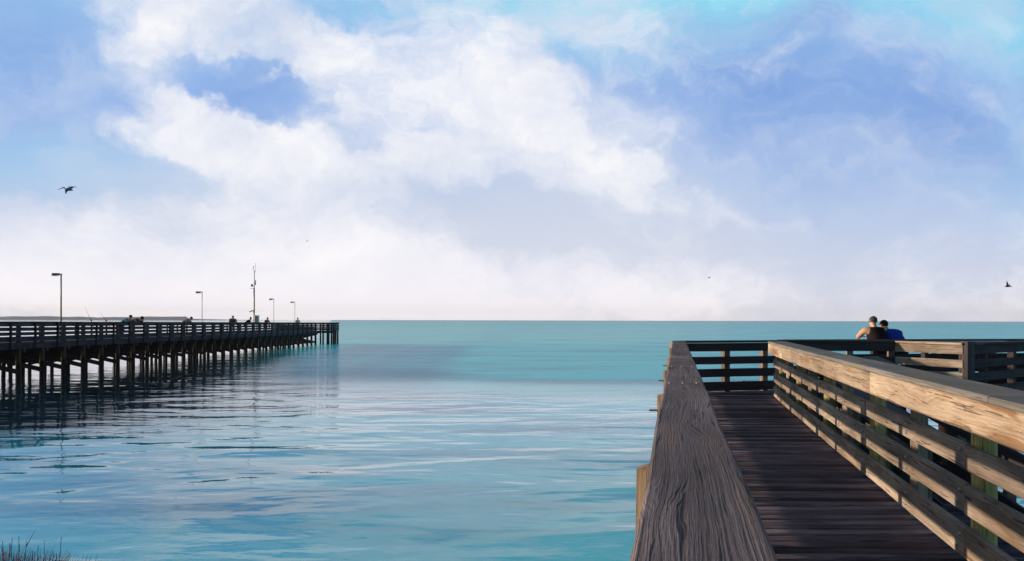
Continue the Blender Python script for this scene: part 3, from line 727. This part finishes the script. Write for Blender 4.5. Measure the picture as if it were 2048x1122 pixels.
# ------------------------------------------------------------------ people
def skin_mesh(name, verts, edges, mat, parent, sub=2, root=0):
    me = bpy.data.meshes.new(name); me.from_pydata([v[0] for v in verts], edges, [])
    o = bpy.data.objects.new(name, me); scene.collection.objects.link(o)
    md = o.modifiers.new('skin', 'SKIN'); md.use_smooth_shade = True
    for i, sv in enumerate(me.skin_vertices[0].data):
        r = verts[i][1]; sv.radius = r if hasattr(r, '__len__') else (r, r); sv.use_root = (i == root)
    s = o.modifiers.new('sub', 'SUBSURF'); s.levels = sub; s.render_levels = sub
    me.materials.append(mat); child(o, parent)
    return o
def person(loc, face, label, group, lean=35, shirt='black_cloth', legs='denim', hair='hair_dark', sleeves=0, fingers=False, side=0, head_turn=0, hands=None, scale=1.0, headdown=0, knee=0, elbows=None, cap=None, bulk=1.0):
    """face: heading in degrees, 0 = +Y. Joints are laid out in a local frame (x right, y forward, z up)."""
    L0 = Vector(loc); rz_ = Matrix.Rotation(R(-face), 3, 'Z')
    r = empty('person', loc, label, 'person', group)
    def G(p): return L0+rz_ @ (Vector(p)*scale)
    ln = R(lean); sd_ = R(side)
    hipz = .90-knee; hip = Vector((0, 0, hipz))
    def up(t, x=0, fwd=0):     # point on the leaning torso, t metres above the hip
        dv = Vector((math.sin(sd_)*math.cos(ln), math.sin(ln), math.cos(ln)*math.cos(sd_)))
        fw = Vector((0, math.cos(ln), -math.sin(ln)))
        return hip+dv*t+Vector((x, 0, 0))+fw*fwd
    hd = R(lean*.55+headdown)
    neck = up(.50); headc = neck+Vector((math.sin(sd_)*.1, math.sin(hd)*.17, math.cos(hd)*.17))
    hf = Vector((math.sin(R(head_turn))*math.cos(hd), math.cos(R(head_turn))*math.cos(hd), -math.sin(hd)))
    hu = Vector((math.sin(sd_)*.3, math.sin(hd), math.cos(hd))).normalized()
    hs = hf.cross(hu).normalized()
    V_, E_ = [], []
    def add(p, rad, par=None):
        V_.append((G(p), rad if not hasattr(rad, '__len__') else tuple(rad))); i = len(V_)-1
        if par is not None: E_.append((par, i))
        return i
    pel = add(hip, .115); wa = add(up(.20), .11, pel); ch = add(up(.37), .125, wa); nk = add(up(.48), .06, ch); n2 = add(neck+Vector((0, math.sin(hd)*.04, math.cos(hd)*.05)), .05, nk)
    h1 = add(headc-hu*.045+hf*.012, .072, n2); h2 = add(headc+hu*.03, .088, h1); h3 = add(headc+hu*.085, .055, h2)
    add(headc+hf*.098-hu*.005, .013, h2)          # nose
    add(headc+hf*.06-hu*.095, .025, h1)           # chin
    for s_ in (-1, 1): add(headc+hs*s_*.092-hf*.01, .014, h2)      # ears
    pt = {}
    for s_ in (-1, 1):
        sh = up(.44, s_*.165*bulk, 0); hand = Vector(hands[0 if s_ < 0 else 1]) if hands else Vector((s_*.2, .46, 1.10))
        el = Vector(elbows[0 if s_ < 0 else 1]) if elbows else (sh+hand)/2+Vector((s_*.07, -.02, -.10))
        a = add(sh, .062*bulk, ch); m1 = add((sh+el)/2, .050*bulk, a); e = add(el, .040*bulk, m1); f = add(el.lerp(hand, .45), .038, e); wr = add(el.lerp(hand, .88), .026, f)
        fd = (hand-el).normalized(); sdv = fd.cross(Vector((0, 0, 1))).normalized()
        pm = add(hand+fd*.03, (.036, .018), wr)
        pt[s_] = (sh, el, hand)
        if fingers:
            for q, (ox, LL) in enumerate(((-.030, .062), (-.010, .072), (.010, .068), (.030, .052))):
                b0 = add(hand+fd*.07+sdv*ox, .009, pm); b1_ = add(hand+fd*(.07+LL*.5)+sdv*ox*1.15+Vector((0, 0, -.012)), .0085, b0); add(hand+fd*(.07+LL*.85)+sdv*ox*1.2+Vector((0, 0, -.035)), .0075, b1_)
            t0 = add(hand+fd*.03-sdv*s_*.045, .011, pm); add(hand+fd*.07-sdv*s_*.062+Vector((0, 0, -.012)), .009, t0)
        # leg
        hj = hip+Vector((s_*.09, 0, -.05)); kn = Vector((s_*.12, .05+knee*.8, .48-knee*.3)); an = Vector((s_*.12, -.03, .09))
        a = add(hj, .095, pel); t1 = add((hj+kn)/2, .078, a); k = add(kn, .058, t1); c_ = add(kn.lerp(an, .35), .055, k); a2 = add(an, .038, c_); add(an+Vector((0, .03, -.045)), .04, a2); add(an+Vector((0, .14, -.055)), (.04, .03), len(V_)-1)
        pt[('leg', s_)] = (hj, kn, an)
    body = skin_mesh('body', V_, E_, M['skin'], r, 2)
    # shirt
    V_, E_ = [], []
    a = add(hip+Vector((0, 0, -.02)), .150*bulk); b = add(up(.12), .150*bulk, a); c_ = add(up(.26), .155*bulk, b); e = add(up(.38), .158*bulk, c_); f = add(up(.455), .115*bulk, e)
    for s_ in (-1, 1):
        sh, el, hand = pt[s_]
        if sleeves == 0: add(up(.40, s_*.10*bulk), .10, e)
        else:
            g1 = add(sh, .082, e); g2 = add(sh.lerp(el, .55), .070, g1)
            if sleeves > 1: g3 = add(el, .058, g2); g4 = add(el.lerp(hand, .8), .042, g3)
    skin_mesh('shirt', V_, E_, M[shirt], r, 2)
    V_, E_ = [], []
    a = add(hip+Vector((0, 0, .0)), .138)
    for s_ in (-1, 1):
        hj, kn, an = pt[('leg', s_)]
        g1 = add(hj, .108, a); g2 = add((hj+kn)/2, .092, g1); g3 = add(kn, .075, g2); g4 = add(kn.lerp(an, .85), .060, g3)
    skin_mesh('trousers', V_, E_, M[legs], r, 2)
    mb = MB(); fr = Matrix((hs, hf, hu)).transposed()
    mb.ball(G(headc+hu*.028-hf*.024), (.094*scale, .100*scale, .098*scale), 18, 12, rz_ @ fr)
    mb.build('hair', M[hair], r, True)
    if cap:
        mb = MB(); mb.ball(G(headc+hu*.06), (.11, .115, .075), 14, 8, rz_); mb.beam(G(headc+hu*.05+hf*.07), G(headc+hu*.035+hf*.185), .13, .012)
        mb.build('cap', M[cap], r, True)
    return r
# the couple on the platform
person((8.44, 18.40, ZD), 3, 'person in a black sleeveless vest leaning on the platform railing, left of the pair', None, lean=30, shirt='black_cloth', hair='hair_grey', fingers=True, head_turn=-35, headdown=24, bulk=1.42,
       hands=((-.14, .68, 1.12), (.08, .72, 1.13)), elbows=((-.31, .44, 1.10), (.30, .50, 1.12)))
person((8.93, 18.38, ZD), -8, 'person in a royal blue short-sleeved shirt hunched over the railing, right of the pair', None, lean=44, side=-16, shirt='blue_cloth', hair='hair_dark', sleeves=1, fingers=True, head_turn=-30, headdown=16, bulk=1.35,
       hands=((-.16, .70, 1.15), (.08, .72, 1.15)), elbows=((-.24, .48, 1.13), (.26, .50, 1.12)))
G_ = 'people leaning on the railing of the fishing pier'
def pier_person(pxx, label, inset=.42, face=90, **kw):
    X = XF-inset; d = X*F/(pxx-1024.)
    return person((X, d, zt(d)-.975), face, label, G_, **kw)
hd = ((-.2, .5, 1.03), (.2, .5, 1.03))
pier_person(243, 'person in a teal jacket bent over the pier railing at the left of a pair', shirt='teal_cloth', sleeves=2, lean=64, hands=hd, scale=1.0)
pier_person(262, 'person in a dark brown coat bent flat over the pier railing beside the teal jacket', shirt='brown_cloth', sleeves=2, lean=76, hands=((-.2, .62, 1.03), (.2, .62, 1.03)), scale=1.06, headdown=15, bulk=1.2)
pier_person(366, 'lone person in a grey top stooping over the pier railing', shirt='grey_cloth', sleeves=2, lean=66, hands=hd, scale=1.0, headdown=10, bulk=1.2)
pier_person(464, 'broad person in dark brown hunched at the railing left of the antenna mast', inset=.35, face=150, shirt='brown_cloth', sleeves=2, lean=42, hands=hd, scale=.97, bulk=1.5, hair='hair_grey')
pier_person(491, 'person in black crouching low behind the railing just left of the mast', inset=.4, face=60, shirt='black_cloth', sleeves=2, lean=50, hands=((-.2, .5, .93), (.2, .5, .93)), scale=.95)
pier_person(530, 'person in a dark red jacket leaning on the railing right of the mast', inset=.35, face=130, shirt='red_cloth', sleeves=2, lean=48, hands=hd, scale=.95)
pier_person(594, 'person in a pale shirt standing farthest out along the pier railing', inset=.35, face=150, shirt='white_cloth', sleeves=2, lean=34, hands=hd, scale=.93)

# fishing rods standing against the pier rail
def rod(px0, y0, px1, y1, label):
    X = XF+.02; d = X*F/(px1-1024.); s_ = d/F
    p1 = Vector((X-.1, d, zt(d)-.75)); top = Vector(((px0-1024)*s_, d, H+(638.5-y0)*s_))
    base_ = Vector((X, d, zt(d)+.01)); dirn = (top-base_).normalized(); p1 = base_-dirn*.55
    r = empty('fishing_rod', p1, label, 'fishing rod', 'fishing rods propped on the pier railing')
    MB().cyl(p1, p1+dirn*.7, .016, .014, 8).build('handle', M['black_metal'], r)
    MB().cyl(p1+dirn*.7, top, .009, .003, 6).build('blank', M['black_metal'], r)
    c = p1+dirn*.62+Vector((.03, -.03, 0)); MB().cyl(c-Vector((.03, 0, 0)), c+Vector((.05, 0, 0)), .03, .03, 10).build('reel', M['lamp_metal'], r)
rod(169, 613, 183, 643, 'thin fishing rod leaning left over the railing, the longer of two')
rod(200, 624, 213, 643, 'thin fishing rod leaning left beside the pair of anglers, the shorter of two')

# ------------------------------------------------------------------ birds
def bird(center, span, axis, label, wings, body, mat, name='seabird', group='birds in the air'):
    """outline points are given in photo pixels relative to the centre and get real thickness and depth"""
    (cx, cy), D = center
    s_ = D/F; C0 = Vector(((cx-1024)*s_, D, H+(640-cy)*s_))
    r = empty(name, C0, label, 'bird', group)
    def Q(p): return C0+Vector((p[0]*s_, p[2]*s_, -p[1]*s_))
    V_ = [(Q(b[0]), b[1]*s_) for b in body]; E_ = [(i, i+1) for i in range(len(body)-1)]
    skin_mesh('body', V_, E_, mat, r, 2, root=len(body)//2)
    for wg in wings:
        mb = MB(); vs = []
        for (p, q) in wg:          # leading and trailing points per station
            a, b = Q(p), Q(q); m_ = (a+b)/2; t = Vector((0, .25, .55))*s_
            vs += [a, m_+t, b, m_-t]
        fs = []
        n = len(wg)
        for i in range(n-1):
            for k in range(4): q_ = (k+1) % 4; fs.append((i*4+k, i*4+q_, i*4+4+q_, i*4+4+k))
        fs += [(3, 2, 1, 0), tuple((n-1)*4+k for k in range(4))]
        mb.poly(vs, fs); mb.build('wing', mat, r, True)
    return r
bird(((132, 379), 52), 0, 0, 'slate pelican gliding with one wing down, upper left over the pier',
     [[((-1, 0, -.5), (5, 3, -.5)), ((-.5, 5, -5), (5, 6, -4)), ((2.5, 9, -9), (5.5, 9, -8)), ((4.6, 12.8, -12), (5.1, 12.5, -12))],
      [((0, -1, .5), (8, 1, .5)), ((1, -4, 5), (12, -3, 5)), ((-1, -6, 9), (13, -5, 9)), ((8, -6, 13), (16, -5.5, 13))]],
     [((-17, 2, 0), .45), ((-10, -.5, 0), .7), ((-5.2, -2.6, 0), 1.25), ((-2.8, -1, 0), 1.0), ((-3.2, 1.4, 0), 1.6), ((1, 2, 0), 3.0), ((6, 1.6, 0), 3.2), ((11, 2, 0), 2.0), ((13, 4, 0), .9)],
     M['feather'], 'pelican', 'birds in the air').children
bird(((2016, 568), 60), 0, 0, 'dark seabird with raised wings low at the right edge of the sky',
     [[((-4, 1, -.5), (0, 1, -.5)), ((-6, -3, -4), (-2, -3, -4)), ((-7.4, -8, -7), (-6, -8, -7))],
      [((0, 1, .5), (4, 1, .5)), ((3, -1, 4), (5.6, -.5, 4)), ((7.4, -3.5, 8), (8.2, -3, 8))]],
     [((-7, 2, 0), .5), ((-4.5, 1.7, 0), 1.1), ((-1, 1.9, 0), 1.8), ((3, 1.4, 0), 1.4), ((8.5, 1.6, 0), .5)], M['feather_dark'])
bird(((1418, 553), 90), 0, 0, 'tiny distant gull low over the sea beyond the end of the left cap rail',
     [[((-1.5, 0, -.3), (0, .6, -.3)), ((-2, 1.8, -2), (-1, 2, -2))], [((0, 0, .3), (1, .5, .3)), ((2.6, -1.2, 2), (3.2, -.8, 2))]],
     [((-1.5, .5, 0), .4), ((0, .5, 0), .8), ((2, .7, 0), .35)], M['feather_dark'])
bird(((614, 482), 90), 0, 0, 'tiny gull speck high between the mast and the centre of the sky',
     [[((-.5, 0, -.3), (.5, .3, -.3)), ((-.8, 1.8, -1.5), (0, 2, -1.5))], [((-.5, 0, .3), (.5, .3, .3)), ((0, -2.2, 1.5), (.6, -2, 1.5))]],
     [((-1, .2, 0), .35), ((0, 0, 0), .6), ((1, .2, 0), .3)], M['feather'])

# ------------------------------------------------------------------ sea haze
def haze():
    me = bpy.data.meshes.new('haze'); bm = bmesh.new(); bmesh.ops.create_cube(bm, size=1)
    bmesh.ops.scale(bm, vec=(7600, 4400, 60), verts=bm.verts); bmesh.ops.translate(bm, vec=(0, 2050, 28.5), verts=bm.verts); bm.to_mesh(me); bm.free()
    o = bpy.data.objects.new('haze', me); scene.collection.objects.link(o); tag(o, kind='stuff')
    m = bpy.data.materials.new('sea haze'); m.use_nodes = True; T = NT(m.node_tree)
    v = T.node('ShaderNodeVolumePrincipled'); v.inputs['Color'].default_value = (1, 1, 1, 1); v.inputs['Density'].default_value = .00008
    T.node('ShaderNodeOutputMaterial', {'Volume': v.outputs[0]})
    me.materials.append(m)
HAZE = True
if HAZE: haze()
